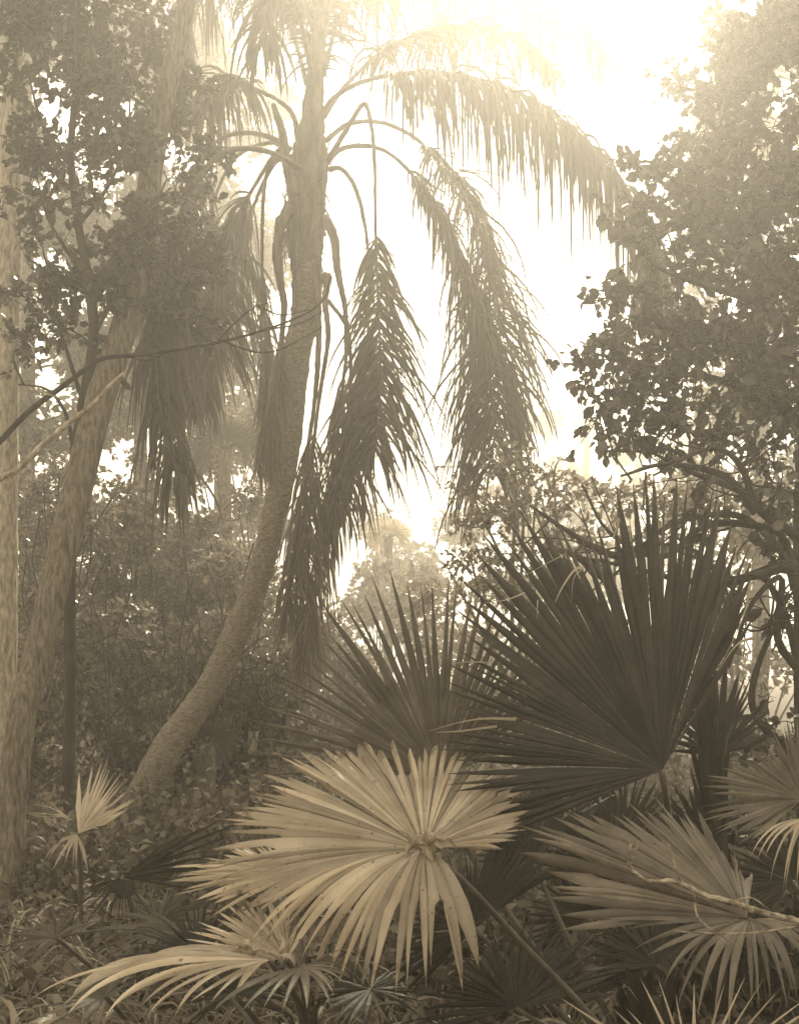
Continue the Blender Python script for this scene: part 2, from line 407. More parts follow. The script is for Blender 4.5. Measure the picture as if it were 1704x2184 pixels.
# ================================================================= TREES AND PALMS, MIDDLE DISTANCE
# leaning feather palm ------------------------------------------------
def feather_palm():
    base = at(250, 1812, 11)
    base[2] = 0
    r = thing('feather_palm', base, 'tall feather palm with leaning ringed trunk and long hanging fronds', 'palm tree')
    pts = [(238, 1830, 11), (285, 1740, 11), (352, 1606, 11), (405, 1531, 11), (457, 1453, 11), (492, 1378, 11), (535, 1278, 11), (567, 1178, 11), (596, 1053, 11), (616, 928, 11), (634, 753, 11), (652, 675, 11), (655, 600, 11), (656, 520, 11)]
    P = smooth_path([at(*p) for p in pts], 150)
    rad = np.interp(np.linspace(0, 1, 150), [0, .1, .3, .55, .8, .92, 1], [.16, .15, .125, .112, .125, .14, .125])
    ring = 1 + .035 * (np.abs(np.sin(np.arange(150) * math.pi / 4.0)) < .35)
    lump = np.array([1 + .05 * noise.noise(Vector((0, 0, i * .2))) for i in range(150)])
    mb = MB(); tube(mb, P, rad * ring * lump, 16, jit=.025); mb.build('trunk', 'palmb', r, True)
    # crown shaft wrapped in old sheaths
    cs = MB(); Q = smooth_path([at(*p) for p in [(654, 545, 11), (651, 500, 11), (655, 430, 11), (660, 350, 11), (664, 280, 11), (670, 200, 11), (678, 100, 11), (690, 0, 11), (700, -120, 11)]], 60)
    tube(cs, Q, [.13, .175, .17, .16, .12, .085, .07, .075, .05], 14, jit=.06)
    for i in range(46):   # overlapping boot plates
        a = rng.random() * 6.28; t = rng.random() * .5; k = int(t * 59); c = Q[k]
        rr = np.interp(t, [0, .1, .35, .5], [.14, .185, .165, .1]); o_ = np.array([math.cos(a), math.sin(a), 0])
        p0 = c + o_ * rr * .9; h = .28 + .3 * rng.random(); fl = rng.random() * .07
        Pp = np.array([p0 - [0, 0, h * .4], p0 + o_ * .012, p0 + o_ * (.02 + fl * .3) + [0, 0, h * .3], p0 + o_ * (.01 + fl) + [0, 0, h * .6]])
        S = np.tile(np.array([-math.sin(a), math.cos(a), 0]), (4, 1)); ribbon(cs, Pp, S, np.array([.05, .065, .05, .015]), -.35)
    for i in range(120):   # shredded sheath fibre hanging from the shaft
        t = rng.random() * .55; c = Q[int(t * 59)]; a = rng.random() * 6.28; o_ = np.array([math.cos(a), math.sin(a), 0]); rr = np.interp(t, [0, .1, .35, .5], [.13, .175, .155, .1])
        h = .15 + .5 * rng.random() ** 2; p0 = c + o_ * rr; fl = .02 + .09 * rng.random()
        Pp = np.array([p0, p0 + o_ * fl - [0, 0, h * .3], p0 + o_ * fl * 1.2 + rng.normal(size=3) * .02 - [0, 0, h * .7], p0 + o_ * fl + rng.normal(size=3) * .05 - [0, 0, h]])
        ribbon(cs, smooth_path(Pp, 7), np.tile(nrm(np.array([-math.sin(a), math.cos(a), 0]) + rng.normal(size=3) * .4), (7, 1)), np.linspace(.012, .002, 7), .2)
    cs.build('crown_shaft', 'boot', r, True)
    FR = lambda *a, **k: frond(r, *a, **k)
    # right hand fronds
    FR([(668, 300, 11), (700, 222, 11), (760, 180, 10.8), (850, 158, 10.5), (980, 160, 10.2), (1120, 205, 10), (1240, 290, 9.8), (1330, 400, 9.7), (1380, 500, 9.7), (1395, 560, 9.7)], .24, .85, 105, 1.7, .7, .0105, Lprof=(.6, .95, 1, 1, .95))
    FR([(690, 160, 11.5), (740, 10, 12), (880, -60, 12.5), (1050, -50, 13), (1200, 20, 13.3), (1290, 130, 13.5)], .25, .8, 80, .9, .75, .010)
    FR([(690, 250, 11.2), (740, 180, 11.5), (830, 100, 12), (950, 60, 12.5), (1080, 80, 13), (1180, 160, 13.2)], .3, .75, 80, .9, .75, .010)
    FR([(688, 360, 11), (725, 320, 11), (790, 312, 11), (850, 342, 11), (920, 430, 10.9), (980, 560, 10.8), (1030, 720, 10.7), (1052, 880, 10.7), (1050, 1000, 10.7)], .24, .76, 125, .8, .7, .010, Lprof=(.5, .75, 1, 1, .9))
    FR([(695, 300, 11.3), (750, 262, 11.5), (830, 266, 11.8), (910, 315, 11.6), (985, 410, 11.3), (1030, 520, 11.2), (1060, 660, 11.1), (1072, 800, 11.1), (1075, 920, 11.1)], .3, .75, 95, .7, .8, .010)
    FR([(698, 345, 10.8), (740, 275, 10.7), (777, 222, 10.6), (793, 275, 10.5), (799, 350, 10.4), (801, 480, 10.4), (806, 640, 10.4), (812, 800, 10.4), (800, 960, 10.4)], .5, .62, 120, .42, .62, .0115, Lprof=(.4, .9, 1.1, 1, .8))
    FR([(700, 362, 11), (728, 360, 11), (755, 395, 11), (772, 450, 11), (785, 540, 11), (785, 700, 11), (775, 860, 11), (755, 1020, 11), (740, 1100, 11)], .5, .55, 95, .5, .5, .012)
    # dead fronds hanging against the trunk
    dd = dict(mat='deadp', wid=.0075, stem='boot')
    FR([(690, 465, 10.8), (712, 505, 10.75), (721, 580, 10.7), (736, 660, 10.7), (738, 760, 10.7), (725, 870, 10.7), (718, 1000, 10.7), (705, 1160, 10.7)], .5, .6, 85, 1.0, .42, rad=(.05, .02, .008), label='withered brown frond hanging right of the trunk', **dd)
    FR([(684, 600, 10.7), (700, 590, 10.6), (693, 640, 10.6), (700, 720, 10.6), (684, 830, 10.6), (668, 960, 10.6), (660, 1120, 10.6), (655, 1300, 10.6), (648, 1420, 10.6)], .42, .6, 80, .9, .5, rad=(.04, .018, .008), **dd)
    FR([(672, 560, 10.7), (680, 700, 10.6), (672, 850, 10.6), (650, 1000, 10.6), (632, 1150, 10.6), (610, 1330, 10.6)], .5, .5, 90, .9, .45, rad=(.035, .018, .008), **dd)
    FR([(700, 640, 10.9), (745, 720, 10.9), (740, 900, 10.9), (700, 1080, 10.9), (672, 1280, 10.9), (655, 1440, 10.9)], .35, .6, 65, .9, .4, rad=(.02, .015, .006), **dd)
    FR([(622, 440, 10.8), (600, 480, 10.8), (592, 540, 10.8), (598, 600, 10.8), (606, 650, 10.8), (600, 730, 10.8), (588, 850, 10.8), (572, 980, 10.8)], .5, .45, 100, 1, .35, rad=(.06, .035, .008), label='dead bulky frond base curling down the left of the trunk', **dd)
    FR([(612, 340, 11.1), (585, 345, 11.1), (565, 390, 11.1), (560, 480, 11.1), (560, 600, 11.1), (568, 760, 11.1), (566, 900, 11.1), (552, 1010, 11.1)], .38, .4, 80, .9, .4, **dd)
    # left fronds
    FR([(618, 320, 11), (590, 325, 11), (550, 385, 11), (512, 455, 11), (478, 530, 11), (448, 620, 11), (435, 700, 11)], .3, .8, 110, .45, .75, .012)
    FR([(615, 335, 11.3), (585, 350, 11.4), (545, 430, 11.5), (515, 530, 11.5), (495, 650, 11.5), (482, 760, 11.5)], .3, .7, 90, .6, .7, .011)
    FR([(615, 315, 11.5), (570, 305, 11.8), (500, 340, 12), (450, 450, 12.1), (430, 600, 12.1), (425, 740, 12.1), (430, 860, 12.1)], .4, .65, 95, .7, .6, .012)
    FR([(622, 320, 11), (585, 296, 11), (530, 284, 11.2), (480, 292, 11.4), (440, 330, 11.6), (415, 440, 11.8), (400, 600, 12), (400, 760, 12), (410, 880, 12)], .35, .6, 85, .7, .6, .013)
    FR([(640, 290, 11), (622, 240, 11), (590, 212, 11), (545, 190, 11), (500, 172, 11.2), (462, 190, 11.4), (436, 250, 11.5)], .45, .6, 95, .8, .7, .013)
    FR([(655, 180, 11.2), (620, 60, 11.6), (560, -40, 12), (480, -60, 12.4), (410, 0, 12.6), (380, 110, 12.6)], .3, .75, 70, .8, .7, .013)
    FR([(665, 160, 10.8), (640, 40, 10.2), (600, -30, 9.9), (570, 20, 9.8), (560, 100, 9.8)], .35, .6, 80, .8, .6, .013)
    FR([(676, 160, 11), (700, 40, 11.4), (725, -60, 12), (760, -100, 12.4)], .4, .8, 60, 1, .6, .013)
    FR([(628, 420, 10.8), (612, 350, 10.7), (604, 290, 10.7), (592, 250, 10.7), (583, 222, 10.7)], .99, .1, 1, rad=(.055, .04, .022), stem='boot', label='short broken frond stub')
    FR([(645, 360, 10.9), (560, 320, 10), (470, 330, 9.6), (400, 420, 9.4), (355, 560, 9.3), (335, 720, 9.3), (340, 850, 9.3), (365, 970, 9.3), (385, 1050, 9.3)], .5, .62, 100, .8, .5, .012, label='long dark frond drooping far to the left')
    FR([(670, 250, 11), (672, 120, 11), (668, 0, 11.2), (655, -120, 11.4)], .2, .5, 60, .5, .7, .012)
feather_palm()

def leaning_tree():
    b = at(8, 1960, 8.0); b[2] = 0
    r = thing('leaning_tree', b, 'slender smooth tree trunk leaning right up the left side of the photo', 'tree')
    pts = [(5, 1990, 8.0), (15, 1906, 8.0), (27, 1706, 8.1), (52, 1506, 8.2), (75, 1428, 8.3), (110, 1278, 8.4), (140, 1150, 8.5), (170, 1028, 8.6), (212, 860, 8.7), (265, 700, 8.8), (300, 540, 8.9), (325, 350, 9), (355, 190, 9), (385, 80, 9), (402, -20, 9), (420, -160, 9)]
    P = smooth_path([at(*p) for p in pts], 90); mb = MB()
    tube(mb, P, [.13, .1, .095, .1, .1, .105, .1, .09, .085, .075, .07, .06], 14, jit=.03)
    for t, px, py in ((.56, 150, 1000),):
        pass
    mb.build('trunk', 'bark', r, True)
    # upper limbs go out of the frame and carry a light crown; unseen overhead clumps added to shade the foreground
    crown(r, [(300, -120, 9.2, 100), (480, -160, 9, 100), (400, -240, 9.5, 140)] + [wc(-2.6 + 1.9 * rng.random() * k, y, 7.7 + .8 * rng.random(), .8) for k in (-1, 0, 1) for y in (5.4, 6.6, 7.8, 9.2)], np.concatenate([P[-4:], smooth_path([P[-1], [-1.6, 8.8, 8.6], [-1.4, 6, 8.9], [-1.6, 3, 8.9]], 16)]), .11, 60, 'leafm', 'bark', .16, True, .03)
leaning_tree()

def sapling():
    b = at(150, 1830, 9.6); b[2] = 0
    r = thing('leafy_sapling', b, 'thin forked broad-leaved tree crossing behind the leaning trunk', 'tree')
    pts = [(140, 1860, 9.6), (150, 1500, 9.5), (150, 1150, 9.3), (158, 980, 9.0), (178, 860, 8.8), (200, 720, 8.7), (190, 600, 8.6), (168, 480, 8.6), (152, 340, 8.6), (160, 200, 8.6), (165, 60, 8.6), (168, -60, 8.6)]
    P = smooth_path([at(*p) for p in pts], 70); mb = MB(); tube(mb, P, [.06, .045, .032, .04, .038, .03, .025, .02, .014], 9, jit=.04)
    forks = [[(158, 960, 9), (140, 880, 8.9), (100, 830, 8.9), (40, 820, 8.9)], [(200, 720, 8.7), (240, 640, 8.6), (300, 520, 8.7), (340, 420, 8.8)],
             [(168, 480, 8.6), (230, 400, 8.6), (270, 300, 8.6), (280, 180, 8.7)], [(152, 350, 8.6), (90, 260, 8.6), (60, 150, 8.6)], [(190, 600, 8.6), (110, 480, 8.6), (80, 380, 8.6)],
             [(178, 860, 8.8), (130, 700, 8.7), (90, 520, 8.7)], [(158, 980, 9), (190, 860, 8.9), (196, 780, 8.8)]]
    src = [P[30:]]
    for f in forks:
        q = smooth_path([at(*p) for p in f], 16); tube(mb, q, [.018, .012, .005], 6); src.append(q)
    mb.build('trunk', 'barkd', r, True)
    cl = [(120, 110, 8.8, 70), (200, 130, 8.8, 70), (60, 60, 9.2, 60), (270, 170, 8.9, 60), (160, 210, 8.6, 70), (80, 250, 8.7, 60, .8), (240, 290, 8.8, 70), (60, 330, 8.8, 50, .7), (150, 330, 8.6, 60), (310, 330, 8.8, 55),
          (200, 410, 8.6, 70), (320, 450, 8.9, 65), (100, 420, 8.7, 50, .7), (380, 380, 9.1, 50), (400, 500, 9.2, 55), (280, 540, 8.8, 70), (130, 520, 8.7, 50, .7), (60, 500, 8.8, 40, .6), (380, 600, 9.2, 55), (220, 620, 8.7, 60), (100, 620, 8.8, 50, .6),
          (330, 690, 9, 50), (40, 620, 8.8, 40, .6), (130, 700, 8.8, 45, .7), (240, 730, 8.8, 45, .7), (60, 730, 8.9, 40, .6), (420, 690, 9.4, 45, .8), (190, 40, 9, 60), (340, 100, 9.2, 50), (100, 0, 9.2, 60), (420, 440, 9.4, 45), (350, 250, 9.4, 55), (400, 180, 9.8, 50), (440, 330, 9.8, 45), (330, 560, 9.2, 50), (20, 180, 9.2, 50), (30, 420, 9.2, 50), (150, 600, 8.9, 50), (300, 30, 9.6, 60), (20, 20, 9.6, 60), (440, 560, 9.6, 45), (350, 640, 9.3, 50)]
    crown(r, cl, np.concatenate(src), .06, 420, 'leaf', 'barkd', .13, True, .01, 3.1, .34)
sapling()

def right_tree():
    b = at(1730, 1880, 7.5); b[2] = 0
    r = thing('broadleaf_tree', b, 'large dark broad-leaved tree filling the right edge of the photo', 'tree')
    pts = [(1760, 2000, 7.5), (1740, 1600, 7.5), (1730, 1200, 7.6), (1735, 900, 7.7), (1750, 600, 7.9), (1750, 300, 8.2), (1740, 60, 8.6), (1700, -120, 9)]
    P = smooth_path([at(*p) for p in pts], 60); mb = MB(); tube(mb, P, [.15, .12, .11, .09, .07, .05, .03], 12, jit=.04)
    forks = [[(1730, 1180, 7.6), (1600, 1060, 7.4), (1480, 1010, 7.2), (1380, 960, 7.2)], [(1700, 900, 7.7), (1560, 820, 7.4), (1440, 800, 7.3), (1330, 850, 7.2)], [(1695, 700, 7.8), (1600, 640, 7.6), (1480, 600, 7.4), (1390, 560, 7.4), (1330, 480, 7.4)],
             [(1690, 600, 7.9), (1580, 480, 7.7), (1480, 420, 7.5), (1390, 345, 7.4)], [(1650, 300, 8.2), (1560, 220, 8.2), (1480, 200, 8.4)], [(1700, 900, 7.7), (1560, 720, 7.4), (1420, 690, 7.2), (1320, 640, 7.1)], [(1440, 800, 7.3), (1340, 770, 7.2), (1270, 755, 7.1)]]
    src = [P[20:]]
    for f in forks:
        q = smooth_path([at(*p) for p in f], 18); tube(mb, q, [.032, .02, .008], 7); src.append(q)
    mb.build('trunk', 'barkd', r, True)
    cl = [(1650, 40, 9.8, 85), (1580, 110, 9.8, 80), (1680, 150, 9.6, 85), (1480, 190, 9.6, 55, .8), (1560, 210, 9.2, 80), (1620, 90, 9.4, 80), (1690, 60, 9.4, 80), (1650, 270, 9, 85), (1500, 280, 8.4, 70), (1430, 170, 10.4, 36, .7), (1540, 40, 11.4, 40, .7), (1590, 340, 8, 85), (1670, 400, 8, 85), (1500, 380, 7.8, 70), (1420, 360, 7.5, 45), (1350, 335, 7.4, 28),
          (1570, 450, 7.7, 85), (1470, 470, 7.6, 70), (1380, 455, 7.4, 40), (1325, 470, 7.4, 25), (1660, 520, 7.8, 85), (1370, 520, 7.4, 35), (1480, 560, 7.5, 55), (1570, 570, 7.6, 75), (1650, 640, 7.7, 80), (1540, 660, 7.5, 75), (1450, 640, 7.4, 50), (1350, 625, 7.2, 30), (1290, 600, 7.1, 22), (1275, 640, 7.1, 18),
          (1420, 700, 7.3, 55), (1350, 690, 7.2, 40), (1500, 740, 7.4, 75), (1600, 740, 7.6, 80), (1680, 760, 7.7, 70), (1260, 740, 7.0, 22), (1240, 770, 7.0, 14), (1320, 750, 7.1, 34), (1400, 780, 7.2, 60), (1300, 830, 7.1, 32), (1260, 800, 7, 14), (1480, 830, 7.3, 70), (1370, 860, 7.2, 50), (1580, 840, 7.4, 75), (1670, 870, 7.6, 75), (1270, 900, 7.1, 34), (1340, 920, 7.2, 40), (1440, 910, 7.2, 55, .8), (1540, 930, 7.3, 60, .7), (1640, 970, 7.5, 60, .6), (1290, 960, 7.1, 26, .7), (1410, 980, 7.2, 34, .6), (1500, 1010, 7.3, 34, .5), (1600, 1060, 7.3, 40, .4), (1680, 1100, 7.4, 45, .5)] + [(1790 + 70 * (k % 3), 80 + 88 * k, 8.2, 95) for k in range(11)]
    up = [wc(.6 + 1.5 * k + .3 * rng.normal(), y, 7.8 + .8 * rng.random(), .85) for k in range(1, 3) for y in (5.4, 6.6, 7.8, 9.2)]  # unseen canopy above the frame, added to shade foreground and near haze
    crown(r, up, smooth_path([P[-1], [2.6, 8.4, 9], [2.2, 6, 9], [2.2, 3, 9]], 16), .12, 55, 'leaf', 'barkd', .16, False, .02, 2.2, .36)
    crown(r, cl, np.concatenate(src), .058, 400, 'leaf', 'barkd', .12, True, .010, 8.4, .36)
right_tree()

def tangle():
    b = at(1690, 1990, 6.6); b[2] = 0
    r = thing('woody_vine', b, 'bare dark tangled woody vine arching behind the tallest fan leaf', 'vine')
    mb = MB()
    L_ = [[(1690, 2000, 6.6), (1700, 1500, 6.6), (1640, 1250, 6.5), (1560, 1240, 6.4), (1440, 1290, 6.4)], [(1710, 1500, 6.6), (1690, 1250, 6.6), (1600, 1110, 6.5), (1480, 1110, 6.4), (1380, 1150, 6.3), (1300, 1240, 6.3)],
          [(1710, 1300, 6.6), (1680, 1210, 6.6), (1560, 1230, 6.5), (1480, 1180, 6.4), (1380, 1160, 6.3)], [(1700, 1250, 6.6), (1660, 1140, 6.6), (1520, 1120, 6.5), (1400, 1200, 6.3), (1290, 1140, 6.3), (1240, 1030, 6.3)],
          [(1704, 1150, 6.5), (1620, 1080, 6.5), (1590, 990, 6.4), (1500, 960, 6.4), (1400, 1010, 6.3)], [(1704, 1430, 6.6), (1650, 1360, 6.5), (1670, 1230, 6.4), (1600, 1300, 6.4), (1560, 1420, 6.4)],
          [(1710, 1640, 6.7), (1620, 1500, 6.6), (1640, 1330, 6.5), (1690, 1250, 6.5)], [(1380, 1160, 6.3), (1310, 1190, 6.3), (1220, 1140, 6.2), (1130, 1080, 6.2)], [(1300, 1240, 6.3), (1220, 1180, 6.2), (1160, 1170, 6.2)],
          [(1704, 1210, 6.4), (1590, 1230, 6.4), (1470, 1240, 6.3), (1350, 1210, 6.2), (1230, 1190, 6.2)], [(1600, 1100, 6.4), (1540, 1020, 6.4), (1430, 990, 6.4), (1330, 1030, 6.3)]]
    for q in L_:
        q = [(a + rng.normal() * 6, b_ + rng.normal() * 6, c) for a, b_, c in q]
        tube(mb, smooth_path([at(*p) for p in q], 26), [.026, .02, .014, .006], 7, jit=.05)
    src = np.concatenate([smooth_path([at(*p) for p in q], 20) for q in L_])
    for _ in range(90):
        s = src[rng.integers(len(src))]; d = nrm(rng.normal(size=3)) * .3
        tube(mb, smooth_path([s, s + d * .6 + [0, 0, -.03], s + d + rng.normal(size=3) * .1], 6), [.006, .003], 4, False)
    mb.build('stems', 'barkd', r, True)
    cl = [(1650, 1180, 6.5, 40, .5), (1680, 1330, 6.5, 45, .6), (1640, 1480, 6.5, 45, .5), (1580, 1560, 6.6, 40, .5), (1690, 1560, 6.6, 45, .6), (1660, 1040, 6.5, 40, .5), (1560, 1330, 6.6, 30, .4), (1610, 1620, 6.7, 40, .5), (1500, 1090, 6.5, 24, .4), (1690, 1440, 6.5, 40, .5)]
    crown(r, cl, src, .07, 150, 'leaf', 'barkd', .12, True, .006, 1.4, .36)
tangle()

def bush(name, label, cat, base, clumps, size, per, mat, bark='bark', group=None, wr=.34, twig=.12, limb=.02, rich=False, gapf=0., flat=.8):
    b = at(*base); b[2] = 0
    r = thing(name, b, label, cat, group)
    cs = [at(*c[:3]) for c in clumps]
    st = MB(); src = []
    for c in cs[::2] if len(cs) > 3 else cs:
        m_ = (b + c) / 2 + rng.normal(size=3) * .15; m_[2] = c[2] * .45
        q = smooth_path([b + rng.normal(size=3) * [.1, .1, 0], m_, c], 12); tube(st, q, [limb * 1.6, limb, limb * .4], 6); src.append(q)
    st.build('stems', bark, r, True)
    crown(r, clumps, np.concatenate(src), size, per, mat, bark, twig, rich, limb * .5, rng.random() * 9, wr, .2, gapf, flat)
    return r

def cl_rand(n, x0, x1, y0, y1, D0, D1, r0, r1):
    return [(x0 + (x1 - x0) * rng.random(), y0 + (y1 - y0) * rng.random(), D0 + (D1 - D0) * rng.random(), r0 + (r1 - r0) * rng.random()) for _ in range(n)]

# pale shrub at the centre right, and the ones beyond
bush('small_leaved_shrub', 'pale small-leaved shrub between the lit frond curtain and the tallest fan leaf', 'shrub', (1180, 1600, 9.5),
     [(1000, 1040, 9.6, 40), (1060, 1010, 9.6, 50), (1120, 1000, 9.5, 50), (990, 1120, 9.5, 42), (1180, 1010, 9.5, 50), (1060, 1090, 9.4, 60), (1140, 1080, 9.4, 60), (1230, 1060, 9.4, 60), (1000, 1180, 9.4, 45), (1080, 1180, 9.3, 60), (1170, 1160, 9.3, 60), (1260, 1150, 9.3, 60), (1320, 1060, 9.4, 55), (1400, 1070, 9.4, 55), (960, 1220, 9.4, 30), (1040, 1260, 9.3, 60), (1140, 1250, 9.3, 60), (1340, 1160, 9.3, 60), (1420, 1160, 9.4, 60), (1200, 980, 9.5, 30), (1480, 1060, 9.6, 60), (1540, 1130, 9.6, 60), (1100, 960, 9.5, 22), (980, 995, 9.6, 14), (1560, 1040, 9.8, 60), (1620, 1150, 9.8, 60)],
     .05, 230, 'leafp', 'bark', wr=.3)
# dense shrubs on the left, mid distance
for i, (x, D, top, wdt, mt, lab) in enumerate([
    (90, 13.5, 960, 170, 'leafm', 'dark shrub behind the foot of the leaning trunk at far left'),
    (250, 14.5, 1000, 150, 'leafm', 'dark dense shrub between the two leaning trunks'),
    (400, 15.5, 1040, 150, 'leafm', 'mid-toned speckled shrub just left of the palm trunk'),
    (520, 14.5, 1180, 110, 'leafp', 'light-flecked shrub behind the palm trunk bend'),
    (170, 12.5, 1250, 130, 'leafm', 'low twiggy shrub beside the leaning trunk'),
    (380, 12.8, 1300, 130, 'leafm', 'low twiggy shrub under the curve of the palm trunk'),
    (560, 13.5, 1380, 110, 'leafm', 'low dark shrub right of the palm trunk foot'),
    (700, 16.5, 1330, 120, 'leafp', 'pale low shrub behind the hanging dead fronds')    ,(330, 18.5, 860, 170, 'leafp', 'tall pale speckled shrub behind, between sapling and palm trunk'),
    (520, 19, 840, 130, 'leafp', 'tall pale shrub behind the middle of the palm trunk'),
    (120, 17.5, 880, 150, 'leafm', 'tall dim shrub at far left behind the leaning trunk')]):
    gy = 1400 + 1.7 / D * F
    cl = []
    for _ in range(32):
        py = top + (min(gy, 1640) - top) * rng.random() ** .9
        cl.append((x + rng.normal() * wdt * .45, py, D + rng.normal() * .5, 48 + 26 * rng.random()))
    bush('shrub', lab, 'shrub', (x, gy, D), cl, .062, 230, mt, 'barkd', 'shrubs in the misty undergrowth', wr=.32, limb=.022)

# bare climbing twigs that hang in the undergrowth
def twig_curtain(x0, x1, y0, y1, D, n, label):
    b = at((x0 + x1) / 2, 1400 + 1.7 / D * F, D); b[2] = 0
    mb = MB()
    for _ in range(n):
        x = x0 + (x1 - x0) * rng.random(); ya = y0 - 260 * rng.random(); yb = y1 + 60 * rng.random()
        d = D + rng.normal() * .5; k = 7; xs = x + np.cumsum(rng.normal(size=k) * 24)
        q = [(xs[i], ya + (yb - ya) * i / (k - 1), d + .05 * rng.normal()) for i in range(k)]
        tube(mb, smooth_path([at(*p) for p in q], 20), [.008, .006, .004], 4, False)
    for _ in range(n // 3):
        x = x0 + (x1 - x0) * rng.random(); y = y0 + (y1 - y0) * rng.random(); a = rng.normal() * 60
        q = [(x, y, D), (x + 60, y - 30 + a * .3, D + .1), (x + 130, y + a, D)]
        tube(mb, smooth_path([at(*p) for p in q], 14), [.014, .009, .004], 4, False)
    o = mb.build('hanging_vine', 'barkd'); tag(o, label, 'vine', 'bare vines hanging in the undergrowth')
twig_curtain(70, 240, 1280, 1660, 11.6, 13, 'bare tangled vines hanging beside the left leaning trunk')
twig_curtain(230, 400, 1380, 1680, 11.9, 11, 'bare tangled vines hanging between the two leaning trunks')
twig_curtain(440, 600, 1400, 1640, 12.2, 9, 'bare vines hanging right of the palm trunk foot')

# taller trees behind on the left
def bg_tree(name, label, cat, x, D, cl, size, per, mat, rad=.14, group=None, lean=0):
    gy = 1400 + 1.7 / D * F; b = at(x, gy, D); b[2] = 0
    r = thing(name, b, label, cat, group)
    top = min(c[1] for c in cl)
    P = smooth_path([at(x, gy + 20, D), at(x + lean * .4, (gy + top) / 2, D), at(x + lean, top + 40, D)], 30)
    mb = MB(); tube(mb, P, [rad, rad * .8, rad * .3], 10, jit=.04); mb.build('trunk', 'bark', r, True)
    crown(r, cl, P[8:], size, per, mat, 'bark', .22, False, .03, rng.random() * 9, .34, .25)
G2 = 'tall misty trees behind on the left'
bg_tree('tall_tree', 'tall misty tree at the far left behind the sapling', 'tree', 60, 19, cl_rand(34, -60, 230, -120, 1000, 18, 20.5, 60, 95), .11, 90, 'leafm', group=G2)
bg_tree('tall_tree', 'tall misty tree directly behind the left leaning trunk', 'tree', 300, 21, cl_rand(34, 180, 440, -150, 1050, 20, 22.5, 60, 90), .12, 90, 'leafm', group=G2)
bg_tree('tall_tree', 'misty tree behind the left fronds of the tall palm', 'tree', 470, 24, cl_rand(26, 380, 580, 100, 1150, 23, 26, 50, 80), .13, 90, 'leafm', group=G2)

def pale_trunk():
    b = at(0, 1830, 10.3); b[2] = 0
    r = thing('pale_trunk_tree', b, 'straight pale tree trunk cut off by the left edge of the photo', 'tree')
    P = smooth_path([at(*p) for p in [(4, 1850, 10.3), (6, 1400, 10.3), (10, 1000, 10.3), (18, 600, 10.4), (28, 200, 10.5), (40, -200, 10.6)]], 60)
    mb = MB(); tube(mb, P, [.15, .125, .115, .11, .09, .07], 12, jit=.02); mb.build('trunk', 'barkp', r, True)
    crown(r, [(40, -260, 10.6, 120), (120, -300, 10.8, 120), (-60, -300, 10.6, 120)], P[-8:], .08, 90, 'leafm', 'bark', .16, False, .03)
pale_trunk()

def cross_branch(pts, rad, mat, label, twigs):
    mb = MB(); P = smooth_path([at(*p) for p in pts], 50); tube(mb, P, rad, 8, jit=.04)
    for q in twigs: tube(mb, smooth_path([at(*p) for p in q], 16), [.006, .004, .002], 5)
    o = mb.build('branch', mat); tag(o, label, 'branch')
D_ = 6.6
cross_branch([(-40, 975, D_), (0, 942, D_), (60, 880, D_), (140, 820, D_), (200, 775, D_), (232, 762, D_), (300, 756, D_), (400, 742, D_), (480, 727, D_), (560, 705, D_), (640, 675, D_), (690, 640, D_), (704, 590, D_)], [.017, .016, .014, .011, .008, .005, .003], 'barkd',
             'long thin dark bare branch crossing in front of both leaning trunks',
             [[(475, 727, D_), (540, 750, D_), (590, 748, D_), (640, 725, D_), (690, 695, D_)], [(466, 726, D_), (500, 690, D_), (545, 655, D_), (600, 640, D_)], [(545, 650, D_), (600, 672, D_), (660, 660, D_)], [(570, 703, D_), (640, 690, D_), (695, 660, D_)],
              [(210, 770, D_), (180, 720, D_), (120, 690, D_), (30, 640, D_)], [(270, 760, D_), (320, 768, D_), (380, 735, D_)]])
D_ = 6.0
cross_branch([(-40, 1040, D_), (0, 1020, D_), (40, 1000, D_), (90, 950, D_), (150, 900, D_), (200, 862, D_), (232, 825, D_), (265, 795, D_)], [.017, .015, .013, .011, .007], 'barkp',
             'shorter pale lit branch rising from the left edge below the dark one', [[(170, 885, D_), (130, 850, D_), (60, 830, D_)], [(50, 990, D_), (20, 1040, D_), (-10, 1060, D_)]])

# far misty things seen through the gap
G3 = 'far pale bushes in the mist'
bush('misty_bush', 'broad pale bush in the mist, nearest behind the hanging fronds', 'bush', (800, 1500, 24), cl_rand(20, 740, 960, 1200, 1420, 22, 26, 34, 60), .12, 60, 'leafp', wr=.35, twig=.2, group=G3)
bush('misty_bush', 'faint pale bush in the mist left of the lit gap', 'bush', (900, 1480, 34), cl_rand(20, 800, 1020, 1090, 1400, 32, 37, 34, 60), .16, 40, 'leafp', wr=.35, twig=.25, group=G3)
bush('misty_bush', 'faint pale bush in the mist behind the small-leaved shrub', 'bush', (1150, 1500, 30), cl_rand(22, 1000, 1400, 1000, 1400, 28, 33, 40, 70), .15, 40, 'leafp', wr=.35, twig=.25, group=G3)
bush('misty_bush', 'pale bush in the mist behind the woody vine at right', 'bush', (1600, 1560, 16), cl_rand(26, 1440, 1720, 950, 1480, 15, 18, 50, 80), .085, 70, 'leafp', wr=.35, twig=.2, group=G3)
bush('misty_bush', 'low dim bush in the mist between the fan leaves', 'bush', (1000, 1560, 14), cl_rand(22, 860, 1240, 1270, 1520, 13, 15.5, 40, 66), .07, 90, 'leafp', wr=.35, twig=.16, group=G3)
